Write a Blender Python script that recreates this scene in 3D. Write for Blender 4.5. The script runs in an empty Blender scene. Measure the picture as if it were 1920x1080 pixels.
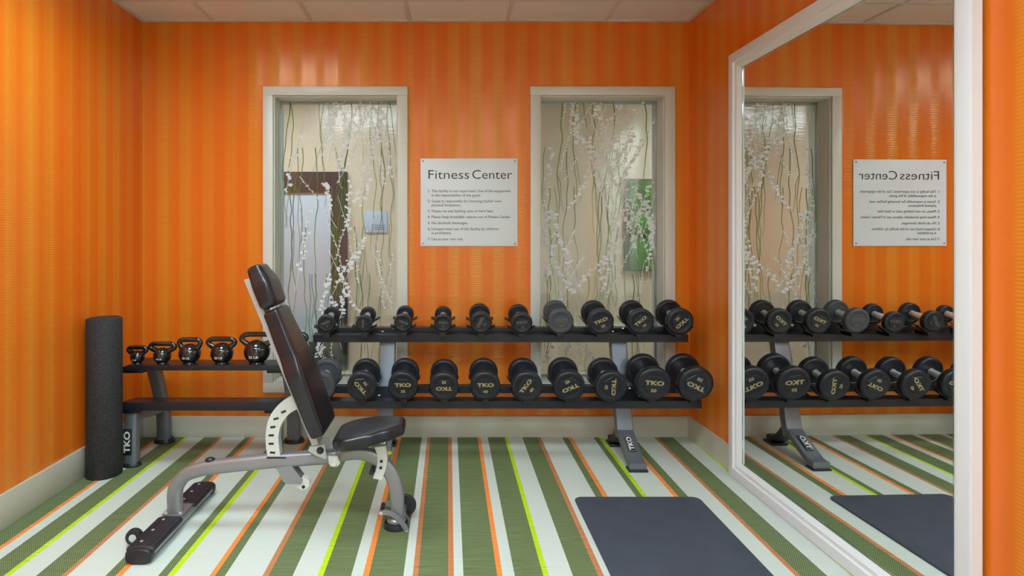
import bpy, bmesh, math, random
from mathutils import Vector, Matrix, Euler
PI = math.pi
S = bpy.context.scene
COL = S.collection

# ------------------------------------------------------------ camera, world, exposure
F = 1100.0; VX = 841.0; VY = 443.0; HC = 1.23       # focal length (px), principal point, eye height
cam_d = bpy.data.cameras.new('camera'); cam = bpy.data.objects.new('camera', cam_d); COL.objects.link(cam)
cam.location = (0, 0, HC); cam.rotation_euler = (PI/2, 0, 0)
cam_d.sensor_width = 36; cam_d.lens = 36*F/1920
cam_d.shift_x = (960-VX)/1920; cam_d.shift_y = -(540-VY)/1920
cam_d.clip_start = 0.05
S.camera = cam
w = bpy.data.worlds.new('world'); S.world = w; w.use_nodes = True
w.node_tree.nodes['Background'].inputs[0].default_value = (.93, .96, 1, 1)
w.node_tree.nodes['Background'].inputs[1].default_value = 0.3
S.view_settings.view_transform = 'Standard'; S.view_settings.look = 'None'
S.view_settings.exposure = 0.0; S.view_settings.gamma = 1; S.view_settings.use_curve_mapping = False
LAMP = 27.0           # radiance of the ceiling troffers
HALL_LAMP = 23.0      # radiance of the added corridor fittings

def px(X, Y, Z):     # pixel + distance from the camera plane -> point in the room
    return Vector(((X-VX)*Z/F, Z, HC-(Y-VY)*Z/F))

# ------------------------------------------------------------ materials
def srgb(r, g, b):
    f = lambda c: (c/255/12.92) if c/255 <= .04045 else ((c/255+.055)/1.055)**2.4
    return (f(r), f(g), f(b), 1)

def mat(name, col, rough=.5, metal=0, spec=.5, bump=None, coat=0, noise=None):
    m = bpy.data.materials.new(name); m.use_nodes = True
    nt = m.node_tree; b = nt.nodes['Principled BSDF']
    b.inputs['Base Color'].default_value = col
    b.inputs['Roughness'].default_value = rough; b.inputs['Metallic'].default_value = metal
    b.inputs['Specular IOR Level'].default_value = spec
    b.inputs['Coat Weight'].default_value = coat; b.inputs['Coat Roughness'].default_value = .1
    if noise or bump:
        tc = nt.nodes.new('ShaderNodeTexCoord')
        n = nt.nodes.new('ShaderNodeTexNoise'); n.inputs['Detail'].default_value = 3
        n.inputs['Scale'].default_value = (noise or bump)[0]
        nt.links.new(tc.outputs['Object'], n.inputs['Vector'])
        if noise:
            r = nt.nodes.new('ShaderNodeValToRGB')
            k = noise[1]
            r.color_ramp.elements[0].color = tuple(c*(1-k) for c in col[:3])+(1,)
            r.color_ramp.elements[1].color = tuple(min(1, c*(1+k)) for c in col[:3])+(1,)
            r.color_ramp.elements[0].position = .3; r.color_ramp.elements[1].position = .7
            nt.links.new(n.outputs['Fac'], r.inputs[0]); nt.links.new(r.outputs[0], b.inputs['Base Color'])
        if bump:
            bp = nt.nodes.new('ShaderNodeBump'); bp.inputs['Strength'].default_value = bump[1]
            bp.inputs['Distance'].default_value = bump[2]
            if noise:
                n = nt.nodes.new('ShaderNodeTexNoise'); n.inputs['Scale'].default_value = bump[0]
                nt.links.new(tc.outputs['Object'], n.inputs['Vector'])
            nt.links.new(n.outputs['Fac'], bp.inputs['Height']); nt.links.new(bp.outputs[0], b.inputs['Normal'])
    return m

def wallpaper(name, axis):
    """orange vinyl wallcovering: soft upright bands, fine cross ribs inside the lighter bands, slight sheen"""
    m = bpy.data.materials.new(name); m.use_nodes = True; nt = m.node_tree; L = nt.links
    b = nt.nodes['Principled BSDF']
    tc = nt.nodes.new('ShaderNodeTexCoord'); sp = nt.nodes.new('ShaderNodeSeparateXYZ')
    L.new(tc.outputs['Object'], sp.inputs[0])
    def math_(op, a, c=None):
        n = nt.nodes.new('ShaderNodeMath'); n.operation = op
        for i, v in enumerate((a, c)):
            if v is None: continue
            if isinstance(v, (int, float)): n.inputs[i].default_value = v
            else: L.new(v, n.inputs[i])
        return n.outputs[0]
    u = sp.outputs[axis]
    s1 = math_('SINE', math_('MULTIPLY', u, 2*PI/.137))
    s2 = math_('SINE', math_('MULTIPLY', u, 2*PI/.62))
    s3 = math_('SINE', math_('ADD', math_('MULTIPLY', u, 2*PI/.047), 1.0))
    v = math_('ADD', math_('MULTIPLY', s1, .21), math_('ADD', math_('MULTIPLY', s2, .12), math_('MULTIPLY', s3, .06)))
    v = math_('ADD', v, .5)
    r = nt.nodes.new('ShaderNodeValToRGB'); L.new(v, r.inputs[0])
    e = r.color_ramp.elements
    e[0].position = .12; e[0].color = (.78, .140, .008, 1)
    e[1].position = .88; e[1].color = (.76, .262, .022, 1)
    e2 = e.new(.5); e2.color = (.77, .182, .011, 1)
    L.new(r.outputs[0], b.inputs['Base Color'])
    b.inputs['Roughness'].default_value = .27
    b.inputs['Specular IOR Level'].default_value = .9
    b.inputs['Specular Tint'].default_value = (1, .80, .52, 1)
    # ribs: little horizontal ridges running up the bands
    wv = math_('SINE', math_('MULTIPLY', sp.outputs['Z'], 2*PI/.011))
    band = math_('MAXIMUM', s1, 0.0)
    n = nt.nodes.new('ShaderNodeTexNoise'); n.inputs['Scale'].default_value = 60; L.new(tc.outputs['Object'], n.inputs['Vector'])
    h = math_('ADD', math_('MULTIPLY', math_('MULTIPLY', wv, band), .6), math_('MULTIPLY', n.outputs['Fac'], .8))
    h = math_('ADD', h, math_('MULTIPLY', s1, 1.2))
    bp = nt.nodes.new('ShaderNodeBump'); bp.inputs['Strength'].default_value = .5; bp.inputs['Distance'].default_value = .0012
    L.new(h, bp.inputs['Height']); L.new(bp.outputs[0], b.inputs['Normal'])
    return m

def weave(name, c1, c2, sc=(260, 190), amp=.2):
    """woven vinyl floor: crossing threads of two tones"""
    m = bpy.data.materials.new(name); m.use_nodes = True; nt = m.node_tree; L = nt.links
    b = nt.nodes['Principled BSDF']; b.inputs['Roughness'].default_value = .65; b.inputs['Specular IOR Level'].default_value = .3
    tc = nt.nodes.new('ShaderNodeTexCoord'); mp = nt.nodes.new('ShaderNodeMapping')
    mp.inputs['Scale'].default_value = (sc[0], sc[1], 1); L.new(tc.outputs['Object'], mp.inputs[0])
    ck = nt.nodes.new('ShaderNodeTexChecker'); ck.inputs['Scale'].default_value = 1
    ck.inputs['Color1'].default_value = c1; ck.inputs['Color2'].default_value = c2
    L.new(mp.outputs[0], ck.inputs[0])
    mp2 = nt.nodes.new('ShaderNodeMapping'); mp2.inputs['Scale'].default_value = (6, 160, 1); L.new(tc.outputs['Object'], mp2.inputs[0])
    n = nt.nodes.new('ShaderNodeTexNoise'); n.inputs['Scale'].default_value = 1; L.new(mp2.outputs[0], n.inputs[0])
    rr = nt.nodes.new('ShaderNodeMapRange'); rr.inputs[1].default_value = .3; rr.inputs[2].default_value = .7
    rr.inputs[3].default_value = 1-amp; rr.inputs[4].default_value = 1+amp; L.new(n.outputs['Fac'], rr.inputs[0])
    mx = nt.nodes.new('ShaderNodeVectorMath'); mx.operation = 'SCALE'
    L.new(ck.outputs[0], mx.inputs[0]); L.new(rr.outputs[0], mx.inputs['Scale'])
    L.new(mx.outputs[0], b.inputs['Base Color'])
    bp = nt.nodes.new('ShaderNodeBump'); bp.inputs['Strength'].default_value = .25; bp.inputs['Distance'].default_value = .001
    L.new(ck.outputs['Fac'], bp.inputs['Height']); L.new(bp.outputs[0], b.inputs['Normal'])
    return m

def emit(name, col, k, prismatic=False):
    m = bpy.data.materials.new(name); m.use_nodes = True; nt = m.node_tree
    nt.nodes.remove(nt.nodes['Principled BSDF']); e = nt.nodes.new('ShaderNodeEmission')
    e.inputs[0].default_value = col; e.inputs[1].default_value = k
    if prismatic:       # a prismatic lens throws less light sideways than straight down
        g = nt.nodes.new('ShaderNodeNewGeometry'); d = nt.nodes.new('ShaderNodeVectorMath'); d.operation = 'DOT_PRODUCT'
        nt.links.new(g.outputs['Normal'], d.inputs[0]); nt.links.new(g.outputs['Incoming'], d.inputs[1])
        r = nt.nodes.new('ShaderNodeMapRange'); r.inputs[1].default_value = 0; r.inputs[2].default_value = .8
        r.inputs[3].default_value = k*.3; r.inputs[4].default_value = k
        nt.links.new(d.outputs['Value'], r.inputs[0]); nt.links.new(r.outputs[0], e.inputs[1])
    nt.links.new(e.outputs[0], nt.nodes['Material Output'].inputs[0]); return m

def resin_pane():
    """clear cast panel with a rippled, glossy face"""
    m = bpy.data.materials.new('resin_pane'); m.use_nodes = True; nt = m.node_tree; L = nt.links
    nt.nodes.remove(nt.nodes['Principled BSDF'])
    tr = nt.nodes.new('ShaderNodeBsdfTransparent'); tr.inputs[0].default_value = (.95, .965, .96, 1)
    df = nt.nodes.new('ShaderNodeBsdfDiffuse'); df.inputs[0].default_value = (.85, .88, .88, 1)
    gl = nt.nodes.new('ShaderNodeBsdfGlossy'); gl.inputs['Roughness'].default_value = .10
    tc = nt.nodes.new('ShaderNodeTexCoord'); mp = nt.nodes.new('ShaderNodeMapping')
    mp.inputs['Scale'].default_value = (14, 1, 90); L.new(tc.outputs['Object'], mp.inputs[0])
    n = nt.nodes.new('ShaderNodeTexNoise'); n.inputs['Scale'].default_value = 1; n.inputs['Detail'].default_value = 3; L.new(mp.outputs[0], n.inputs[0])
    bp = nt.nodes.new('ShaderNodeBump'); bp.inputs['Strength'].default_value = .4; bp.inputs['Distance'].default_value = .0012
    L.new(n.outputs['Fac'], bp.inputs['Height']); L.new(bp.outputs[0], gl.inputs['Normal'])
    m1 = nt.nodes.new('ShaderNodeMixShader'); m1.inputs[0].default_value = .025
    L.new(tr.outputs[0], m1.inputs[1]); L.new(df.outputs[0], m1.inputs[2])
    fr = nt.nodes.new('ShaderNodeFresnel'); fr.inputs[0].default_value = 1.5
    m2 = nt.nodes.new('ShaderNodeMixShader'); ad = nt.nodes.new('ShaderNodeMath'); ad.operation = 'ADD'; ad.inputs[1].default_value = .05
    L.new(fr.outputs[0], ad.inputs[0]); L.new(ad.outputs[0], m2.inputs[0])
    L.new(m1.outputs[0], m2.inputs[1]); L.new(gl.outputs[0], m2.inputs[2])
    L.new(m2.outputs[0], nt.nodes['Material Output'].inputs[0]); return m

M = dict(
    wall_x=wallpaper('wallpaper_back', 'X'), wall_y=wallpaper('wallpaper_side', 'Y'),
    ceil=mat('ceiling_tile', (.74, .73, .70, 1), .9, bump=(220, .2, .001)),
    grid=mat('ceiling_grid', (.62, .58, .54, 1), .5),
    trim=mat('cream_trim', (.56, .55, .46, 1), .38),
    casing=mat('casing_paint', (.66, .67, .62, 1), .35),
    white=mat('mirror_frame_white', (.74, .75, .78, 1), .4, bump=(300, .1, .0006)),
    hall=mat('corridor_beige', (.60, .58, .45, 1), .8), hallfloor=mat('corridor_floor', (.35, .30, .22, 1), .7),
    green=weave('weave_green', (.058, .100, .034, 1), (.215, .265, .13, 1)),
    pale=weave('weave_pale', (.52, .58, .53, 1), (.62, .67, .62, 1), amp=.03),
    orange=weave('weave_orange', (.80, .22, .04, 1), (.90, .30, .07, 1)),
    brown=weave('weave_rust', (.42, .15, .05, 1), (.62, .26, .12, 1)),
    lime=weave('weave_lime', (.42, .62, .005, 1), (.52, .72, .02, 1)),
    rubber=mat('dumbbell_rubber', (.013, .016, .024, 1), .38, spec=.5, bump=(180, .08, .0006)),
    rubber_grey=mat('dumbbell_rubber_dusty', (.062, .070, .085, 1), .5, bump=(180, .08, .0006)),
    chrome=mat('chrome', (.88, .89, .91, 1), .38, .75),
    gold=mat('gold_print', (.42, .34, .17, 1), .5), gold_dim=mat('gold_print_worn', (.15, .125, .085, 1), .6),
    black=mat('rack_black', (.012, .014, .022, 1), .36), plastic=mat('saddle_plastic', (.012, .013, .017, 1), .4),
    silver=mat('rack_silver', (.20, .22, .26, 1), .42, .55), steel=mat('bench_silver', (.30, .31, .34, 1), .36, .55),
    lightplate=mat('light_grey_plate', (.62, .65, .62, 1), .45), backframe=mat('back_frame_grey', (.50, .52, .54, 1), .45, .3),
    leather=mat('black_vinyl', (.010, .010, .016, 1), .28, spec=.6, bump=(350, .12, .0005)),
    seam=mat('vinyl_piping', (.03, .03, .036, 1), .3),
    grip=mat('knurled_rubber', (.014, .013, .02, 1), .55), blackplastic=mat('foot_black', (.015, .016, .02, 1), .4),
    enamel=mat('kettlebell_enamel', (.010, .010, .012, 1), .12, spec=.6, coat=.5),
    print=mat('white_print', (.75, .75, .76, 1), .5), ink=mat('sign_ink', (.022, .026, .042, 1), .6),
    ink_small=mat('sign_ink_small', (.15, .17, .22, 1), .6),
    sign=mat('sign_acrylic', (.76, .82, .88, 1), .3),
    foam=mat('foam_black', (.024, .024, .027, 1), .75, noise=(160, .7), bump=(220, .5, .002)),
    yoga=mat('mat_charcoal', (.050, .060, .085, 1), .7, noise=(9, .12), bump=(120, .25, .001)),
    pane=resin_pane(), stem=mat('green_stem', (.15, .32, .03, 1), .6), blossom=mat('white_blossom', (.92, .96, .98, 1), .7),
    darkdoor=mat('dark_door_frame', (.012, .011, .02, 1), .7, spec=.15), paleglass=mat('frosted_door_glass', (.50, .68, .84, 1), .5),
    art=mat('green_art', (.05, .22, .03, 1), .6, noise=(5, .75)), artback=mat('art_backing', (.05, .08, .06, 1), .6),
    notice=mat('pale_blue_notice', (.42, .60, .80, 1), .6), notice_ink=mat('notice_blue', (.12, .25, .6, 1), .6),
    lamp=emit('troffer_lens', (.76, .94, 1, 1), LAMP, True), halllamp=emit('corridor_fill_lens', (.90, .97, 1, 1), HALL_LAMP, True),
    rear=mat('rear_wall_tan', (.78, .74, .68, 1), .8), yellow=mat('yellow_tag', (.85, .7, .02, 1), .5),
    edge=mat('mirror_bevel', (.55, .75, .75, 1), .05, .9),
)
mm = bpy.data.materials.new('mirror_silver'); mm.use_nodes = True
_b = mm.node_tree.nodes['Principled BSDF']; _b.inputs['Base Color'].default_value = (.90, .92, .91, 1)
_b.inputs['Metallic'].default_value = 1; _b.inputs['Roughness'].default_value = 0.0
M['mirror'] = mm

_n = M['blossom'].node_tree; _t = _n.nodes.new('ShaderNodeBsdfTranslucent'); _t.inputs[0].default_value = (.86, .90, .93, 1)
_x = _n.nodes.new('ShaderNodeMixShader'); _x.inputs[0].default_value = .25
_n.links.new(_n.nodes['Principled BSDF'].outputs[0], _x.inputs[1]); _n.links.new(_t.outputs[0], _x.inputs[2]); _n.links.new(_x.outputs[0], _n.nodes['Material Output'].inputs[0])

# ------------------------------------------------------------ object helpers
def empty(name, loc=(0, 0, 0), rot=(0, 0, 0)):
    o = bpy.data.objects.new(name, None); COL.objects.link(o); o.location = loc; o.rotation_euler = rot
    o.empty_display_size = .1; return o

def tag(o, label, cat, group=None):
    o['label'] = label; o['category'] = cat
    if group: o['group'] = group
    return o

def obj(name, bm, m, parent=None, smooth=True, angle=35, loc=None):
    bmesh.ops.recalc_face_normals(bm, faces=bm.faces)
    me = bpy.data.meshes.new(name); bm.to_mesh(me); bm.free()
    for x in (m if isinstance(m, (list, tuple)) else [m]): me.materials.append(x)
    if smooth:
        me.polygons.foreach_set('use_smooth', [True]*len(me.polygons)); me.set_sharp_from_angle(angle=math.radians(angle))
    o = bpy.data.objects.new(name, me); COL.objects.link(o)
    if parent: o.parent = parent
    if loc is not None: o.location = loc
    return o

def struct(name, bm, m, parent=None, **k):
    o = obj(name, bm, m, parent, **k)
    if not parent: o['kind'] = 'structure'
    return o

def B(): return bmesh.new()

def box(bm, lo, hi, bev=0, mt=None, seg=2):
    mt = mt or Matrix()
    c = [(lo[i]+hi[i])/2 for i in range(3)]; s = [abs(hi[i]-lo[i]) for i in range(3)]
    r = bmesh.ops.create_cube(bm, size=1, matrix=Matrix.Translation(c) @ Matrix.Diagonal((*s, 1)))
    vs = r['verts']
    if bev > 0:
        es = list({e for v in vs for e in v.link_edges})
        q = bmesh.ops.bevel(bm, geom=es, offset=bev, segments=seg, affect='EDGES', profile=.5)
        vs = list({v for f in q['faces'] for v in f.verts} | {v for v in vs if v.is_valid})
        # all verts of this island
        seen = set(vs); st = list(vs)
        while st:
            v = st.pop()
            for e in v.link_edges:
                o = e.other_vert(v)
                if o not in seen: seen.add(o); st.append(o)
        vs = list(seen)
    bmesh.ops.transform(bm, matrix=mt, verts=vs)
    return vs

def loft(bm, loops, cap=True, close=False):
    """join a list of closed loops of equal length"""
    rows = [[bm.verts.new(p) for p in lp] for lp in loops]
    n = len(rows[0])
    pairs = list(zip(rows, rows[1:])) + ([(rows[-1], rows[0])] if close else [])
    for a, b in pairs:
        for i in range(n):
            bm.faces.new((a[i], a[(i+1) % n], b[(i+1) % n], b[i]))
    if cap and not close:
        bm.faces.new(rows[0][::-1]); bm.faces.new(rows[-1])

def oval(a, b, n=20, p=2.0):
    out = []
    for i in range(n):
        t = 2*PI*i/n; c, s = math.cos(t), math.sin(t)
        out.append((a*math.copysign(abs(c)**(2/p), c), b*math.copysign(abs(s)**(2/p), s)))
    return out

def smooth_path(pts, k=6):
    """Catmull-Rom through the points"""
    P = [Vector(p) for p in pts]; P = [P[0]*2-P[1]] + P + [P[-1]*2-P[-2]]; out = []
    for i in range(1, len(P)-2):
        a, b, c, d = P[i-1:i+3]
        for j in range(k):
            t = j/k
            out.append(.5*((2*b)+(c-a)*t+(2*a-5*b+4*c-d)*t*t+(3*b-a-3*c+d)*t*t*t))
    out.append(P[-2].copy()); return out

def sweep(bm, path, prof, up=Vector((0, 0, 1)), closed=False, cap=True, scale=None):
    """sweep a 2-D profile (side, up) along a path; the side axis is kept steady"""
    n = len(path); loops = []
    for i, p in enumerate(path):
        if closed: t = path[(i+1) % n]-path[i-1]
        else: t = path[min(i+1, n-1)]-path[max(i-1, 0)]
        t = t.normalized(); sd = t.cross(up)
        if sd.length < 1e-5: sd = t.cross(Vector((0, 1, 0)))
        sd.normalize(); u = sd.cross(t).normalized()
        k = scale[i] if scale else 1
        loops.append([p+sd*(x*k)+u*(y*k) for x, y in prof])
    loft(bm, loops, cap, closed)

def tube(bm, a, b, r, n=12, r2=None):
    a, b = Vector(a), Vector(b); d = (b-a).normalized()
    up = Vector((0, 0, 1)) if abs(d.z) < .9 else Vector((1, 0, 0))
    sd = d.cross(up).normalized(); u = sd.cross(d)
    r2 = r if r2 is None else r2
    loft(bm, [[p+sd*(q*math.cos(2*PI*i/n))+u*(q*math.sin(2*PI*i/n)) for i in range(n)] for p, q in ((a, r), (b, r2))])

def lathe(bm, prof, n=40, mt=None):
    """revolve (radius, height) pairs about local Z"""
    mt = mt or Matrix(); rows = []
    for r, h in prof:
        if r < 1e-6: rows.append([bm.verts.new(mt @ Vector((0, 0, h)))])
        else: rows.append([bm.verts.new(mt @ Vector((r*math.cos(2*PI*i/n), r*math.sin(2*PI*i/n), h))) for i in range(n)])
    for a, b in zip(rows, rows[1:]):
        for i in range(n):
            j = (i+1) % n
            if len(a) == 1 and len(b) == 1: continue
            if len(a) == 1: bm.faces.new((a[0], b[i], b[j]))
            elif len(b) == 1: bm.faces.new((a[i], a[j], b[0]))
            else: bm.faces.new((a[i], a[j], b[j], b[i]))

def prism(bm, poly, d0, d1, fn):
    """extrude a 2-D outline; fn(u, v, d) -> point"""
    a = [bm.verts.new(fn(u, v, d0)) for u, v in poly]; b = [bm.verts.new(fn(u, v, d1)) for u, v in poly]
    n = len(a)
    for i in range(n): bm.faces.new((a[i], a[(i+1) % n], b[(i+1) % n], b[i]))
    bm.faces.new(a[::-1]); bm.faces.new(b)

_txt = {}
def text_mesh(s, size, align='CENTER', bold=0.0, width=1.0, depth=0.0004):
    """lettering as mesh in the XY plane (front = +Z)"""
    key = (s, size, align, bold, width)
    if key not in _txt:
        c = bpy.data.curves.new('lettering', 'FONT'); c.body = s; c.size = size; c.align_x = align; c.align_y = 'CENTER' if align == 'CENTER' else 'TOP_BASELINE'
        c.offset = bold; c.extrude = depth; c.resolution_u = 3; c.space_character = 1.0
        o = bpy.data.objects.new('lettering', c); COL.objects.link(o)
        dg = bpy.context.evaluated_depsgraph_get(); dg.update()
        me = bpy.data.meshes.new_from_object(o.evaluated_get(dg))
        bpy.data.objects.remove(o); bpy.data.curves.remove(c)
        for v in me.vertices: v.co.x *= width
        _txt[key] = me
    return _txt[key].copy()

def add_text(bm, s, size, mt, **k):
    me = text_mesh(s, size, **k); me.transform(mt); bm.from_mesh(me); bpy.data.meshes.remove(me)

RX90 = Matrix.Rotation(PI/2, 4, 'X')       # text facing -Y, upright

# ------------------------------------------------------------ room shell
XL, YB, ZC = -1.878, 3.6, 2.552
WY = .018                                   # the right wall opens out slightly towards the camera
def xr(y): return 1.479 + WY*(3.6-y)
YREAR, XFAR, YRE = -3.2, 4.0, .9

# floor: one mesh of woven strips running away from the camera
edges = [(-1.779, 'green'), (-1.758, 'orange'), (-1.707, 'pale'), (-1.612, 'green'), (-1.590, 'lime'), (-1.494, 'pale'),
 (-1.402, 'green'), (-1.382, 'brown'), (-1.243, 'pale'), (-1.207, 'green'), (-1.184, 'orange'), (-1.052, 'pale'), (-1.019, 'green'), (-.995, 'lime'),
 (-.866, 'pale'), (-.846, 'orange'), (-.810, 'green'), (-.674, 'pale'), (-.652, 'brown'), (-.565, 'green'), (-.4755, 'pale'), (-.454, 'lime'),
 (-.353, 'green'), (-.311, 'pale'), (-.289, 'orange'), (-.1637, 'green'), (-.1300, 'pale'), (-.110, 'brown'), (-.0014, 'green'), (.0195, 'brown'),
 (.054, 'pale'), (.1765, 'green'), (.1964, 'orange'), (.240, 'pale'), (.3435, 'green'), (.3636, 'lime'), (.4507, 'pale'), (.542, 'green'), (.5635, 'brown'),
 (.695, 'pale'), (.730, 'green'), (.7535, 'orange'), (.886, 'pale'), (.917, 'green'), (.9395, 'lime'), (1.065, 'pale'), (1.088, 'orange'), (1.132, 'green'),
 (1.256, 'pale'), (1.277, 'brown'), (1.372, 'green'), (1.461, 'pale'), (1.481, 'lime')]
kinds = ['green', 'pale', 'orange', 'brown', 'lime']
bm = B(); x0 = XL-.05; strips = []
for x1, k in edges: strips.append((x0, x1, k)); x0 = x1
base = x0; rep = [(b-a, k) for a, b, k in strips[1:]]
i = 0
while x0 < XFAR: strips.append((x0, x0+rep[i][0], rep[i][1])); x0 += rep[i][0]; i = (i+1) % len(rep)
for a, b, k in strips:
    f = bm.faces.new([bm.verts.new(p) for p in ((a, YREAR, 0), (b, YREAR, 0), (b, YB+.02, 0), (a, YB+.02, 0))])
    f.material_index = kinds.index(k)
struct('floor', bm, [M[k] for k in kinds], smooth=False)

LIGHTS = [(-1.431, -.851, 2.09, 2.67, 'square ceiling light nearest the left wall and window wall'),
 (-1.431, -.252, .61, 1.19, 'long ceiling light crossing the middle of the room'),
 (.375, .950, .61, 1.19, 'square ceiling light above the exercise mat'),
 (-.228, .950, -.59, -.01, 'added long fill light in the ceiling just behind the camera'),  # this and the next two: unseen troffers added as frontal fill
 (-.228, .950, -1.80, -1.22, 'added long fill light between the other two behind the camera'),
 (-.228, .950, -3.00, -2.42, 'added long fill light farthest back by the rear wall'),
 (2.18, 2.96, -1.25, -.67, 'ceiling light in the alcove past the mirror wall')]
def holed(bm, x0, x1, y0, y1, z0, z1, holes):
    cx = sorted({x0, x1} | {v for l in holes for v in l[:2]}); cy = sorted({y0, y1} | {v for l in holes for v in l[2:4]})
    for a, b in zip(cx, cx[1:]):
        for c, d in zip(cy, cy[1:]):
            if not any(l[0]-.001 < (a+b)/2 < l[1]+.001 and l[2]-.001 < (c+d)/2 < l[3]+.001 for l in holes): box(bm, (a, c, z0), (b, d, z1))
HALL = [(-1.9, -.7, 4.25, 4.80, 'added unseen corridor fill light behind the left window'), (1.9, 3.1, 4.25, 4.80, 'added unseen corridor fill light behind the right window')]  # unseen fittings added to light the corridor, placed to shape its wall tones
cx_ = sorted({XL-.1, XFAR+.1} | {v for l in LIGHTS for v in l[:2]}); cy_ = sorted({YREAR, YB+.02} | {v for l in LIGHTS for v in l[2:4]})
bm = B()
for a, b in zip(cx_, cx_[1:]):
    for c, d in zip(cy_, cy_[1:]):
        if not any(l[0]-.001 < (a+b)/2 < l[1]+.001 and l[2]-.001 < (c+d)/2 < l[3]+.001 for l in LIGHTS): box(bm, (a, c, ZC), (b, d, ZC+.06))
struct('ceiling', bm, M['ceil'], smooth=False)
bm = B(); box(bm, (XL-.12, YREAR, 0), (XL, YB+.1, ZC)); struct('wall_left', bm, M['wall_y'], smooth=False)
bm = B()
prism(bm, [(xr(YB), YB), (xr(YRE), YRE), (xr(YRE)+.14, YRE), (xr(YB)+.2, YB)], 0, ZC, lambda u, v, d: Vector((u, v, d)))
struct('wall_right', bm, M['wall_y'], smooth=False)
bm = B(); box(bm, (XL-.1, YREAR-.1, 0), (XFAR+.1, YREAR, ZC)); struct('wall_rear', bm, M['rear'], smooth=False)
bm = B(); box(bm, (XFAR, YREAR, 0), (XFAR+.1, YRE+.1, ZC)); struct('wall_alcove', bm, M['rear'], smooth=False)
bm = B(); box(bm, (xr(YRE)+.13, YRE, 0), (XFAR, YRE+.1, ZC)); struct('wall_return', bm, M['wall_x'], smooth=False)

# back wall with the two openings
WIN = [(-1.135, -.250), (.500, 1.386)]; ZT, ZB_ = 2.146, .274; CW = .062
OPEN = [(a+CW, b-CW) for a, b in WIN]; OT, OB = ZT-.055, ZB_+.062
YW = YB+.20
bm = B()
xs = [XL-.12, OPEN[0][0], OPEN[0][1], OPEN[1][0], OPEN[1][1], xr(YB)+.3]
for i in range(5):
    if i in (1, 3):
        box(bm, (xs[i], YB, 0), (xs[i+1], YW, OB)); box(bm, (xs[i], YB, OT), (xs[i+1], YW, ZC))
    else: box(bm, (xs[i], YB, 0), (xs[i+1], YW, ZC))
struct('wall_back', bm, M['wall_x'], smooth=False)

# ceiling grid: T-bars and the wall angle
bm = B()
for k in range(-1, 10): 
    x = -1.443+.6013*k
    if x > XL: box(bm, (x-.012, YREAR, ZC-.006), (x+.012, YB-.02, ZC+.001)) if not any(l[0] < x < l[1] for l in LIGHTS) else [box(bm, (x-.012, c, ZC-.006), (x+.012, d, ZC+.001)) for c, d in zip(cy_, cy_[1:]) if not any(l[0] < x < l[1] and l[2]-.001 < (c+d)/2 < l[3]+.001 for l in LIGHTS)]
for k in range(11):
    y = 3.28-.6013*k
    box(bm, (XL+.02, y-.012, ZC-.0055), (XFAR, y+.012, ZC+.001))
struct('trim_1', bm, M['grid'], smooth=False)
bm = B()
box(bm, (XL, YB-.022, ZC-.008), (xr(YB), YB, ZC+.001)); box(bm, (XL, YREAR, ZC-.008), (XL+.022, YB-.022, ZC+.001))
prism(bm, [(xr(YB)-.022, YB-.022), (xr(YB), YB-.022), (xr(YRE), YRE), (xr(YRE)-.022, YRE)], ZC-.008, ZC+.001, lambda u, v, d: Vector((u, v, d)))
struct('trim_2', bm, M['grid'], smooth=False)

# baseboards
bm = B(); box(bm, (XL, YB-.014, 0), (xr(YB), YB, .128), .003); struct('baseboard_back', bm, M['trim'])
bm = B(); box(bm, (XL, YREAR, 0), (XL+.014, YB-.014, .150), .003); struct('baseboard_left', bm, M['trim'])
bm = B()
prism(bm, [(xr(YB)-.014, YB-.014), (xr(3.06)-.014, 3.06), (xr(3.06), 3.06), (xr(YB), YB-.014)], 0, .128, lambda u, v, d: Vector((u, v, d)))
struct('baseboard_right', bm, M['trim'])

# ------------------------------------------------------------ windows: casing, jambs, cast panel with stems and blossoms
rnd = random.Random(11)
def frame_loop(bm, x0, x1, z0, z1, w, y0, y1, bev=.003):
    box(bm, (x0, y0, z1-w[0]), (x1, y1, z1), bev); box(bm, (x0, y0, z0), (x1, y1, z0+w[1]), bev)
    box(bm, (x0, y0, z0+w[1]-.001), (x0+w[2], y1, z1-w[0]+.001), bev); box(bm, (x1-w[2], y0, z0+w[1]-.001), (x1, y1, z1-w[0]+.001), bev)

def vine(bm, x, z0, z1, r, amp=.02, y=0, lean=0.0):
    n = max(4, int(abs(z1-z0)/.07)); pts = []; dx = 0
    for i in range(n+1):
        t = i/n; dx += rnd.uniform(-amp, amp)*.55
        pts.append((x+dx+lean*t, y, z0+(z1-z0)*t))
    P = smooth_path(pts, 3)
    sweep(bm, P, oval(r, r, 5), up=Vector((0, 1, 0)), scale=[1-.55*i/len(P) for i in range(len(P))])
    return P

def petal(bm, c, r, y):
    y -= rnd.uniform(0, .003)
    n = 7; a0 = rnd.uniform(0, 6)
    vs = [bm.verts.new((c[0]+r*rnd.uniform(.6, 1.25)*math.cos(a0+2*PI*i/n), y, c[2]+r*.8*rnd.uniform(.6, 1.2)*math.sin(a0+2*PI*i/n))) for i in range(n)]
    vb = [bm.verts.new((v.co.x, y+.0003, v.co.z)) for v in vs]
    bm.faces.new(vs); bm.faces.new(vb[::-1])
    for i in range(n): bm.faces.new((vs[i], vb[i], vb[(i+1) % n], vs[(i+1) % n]))

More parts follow.
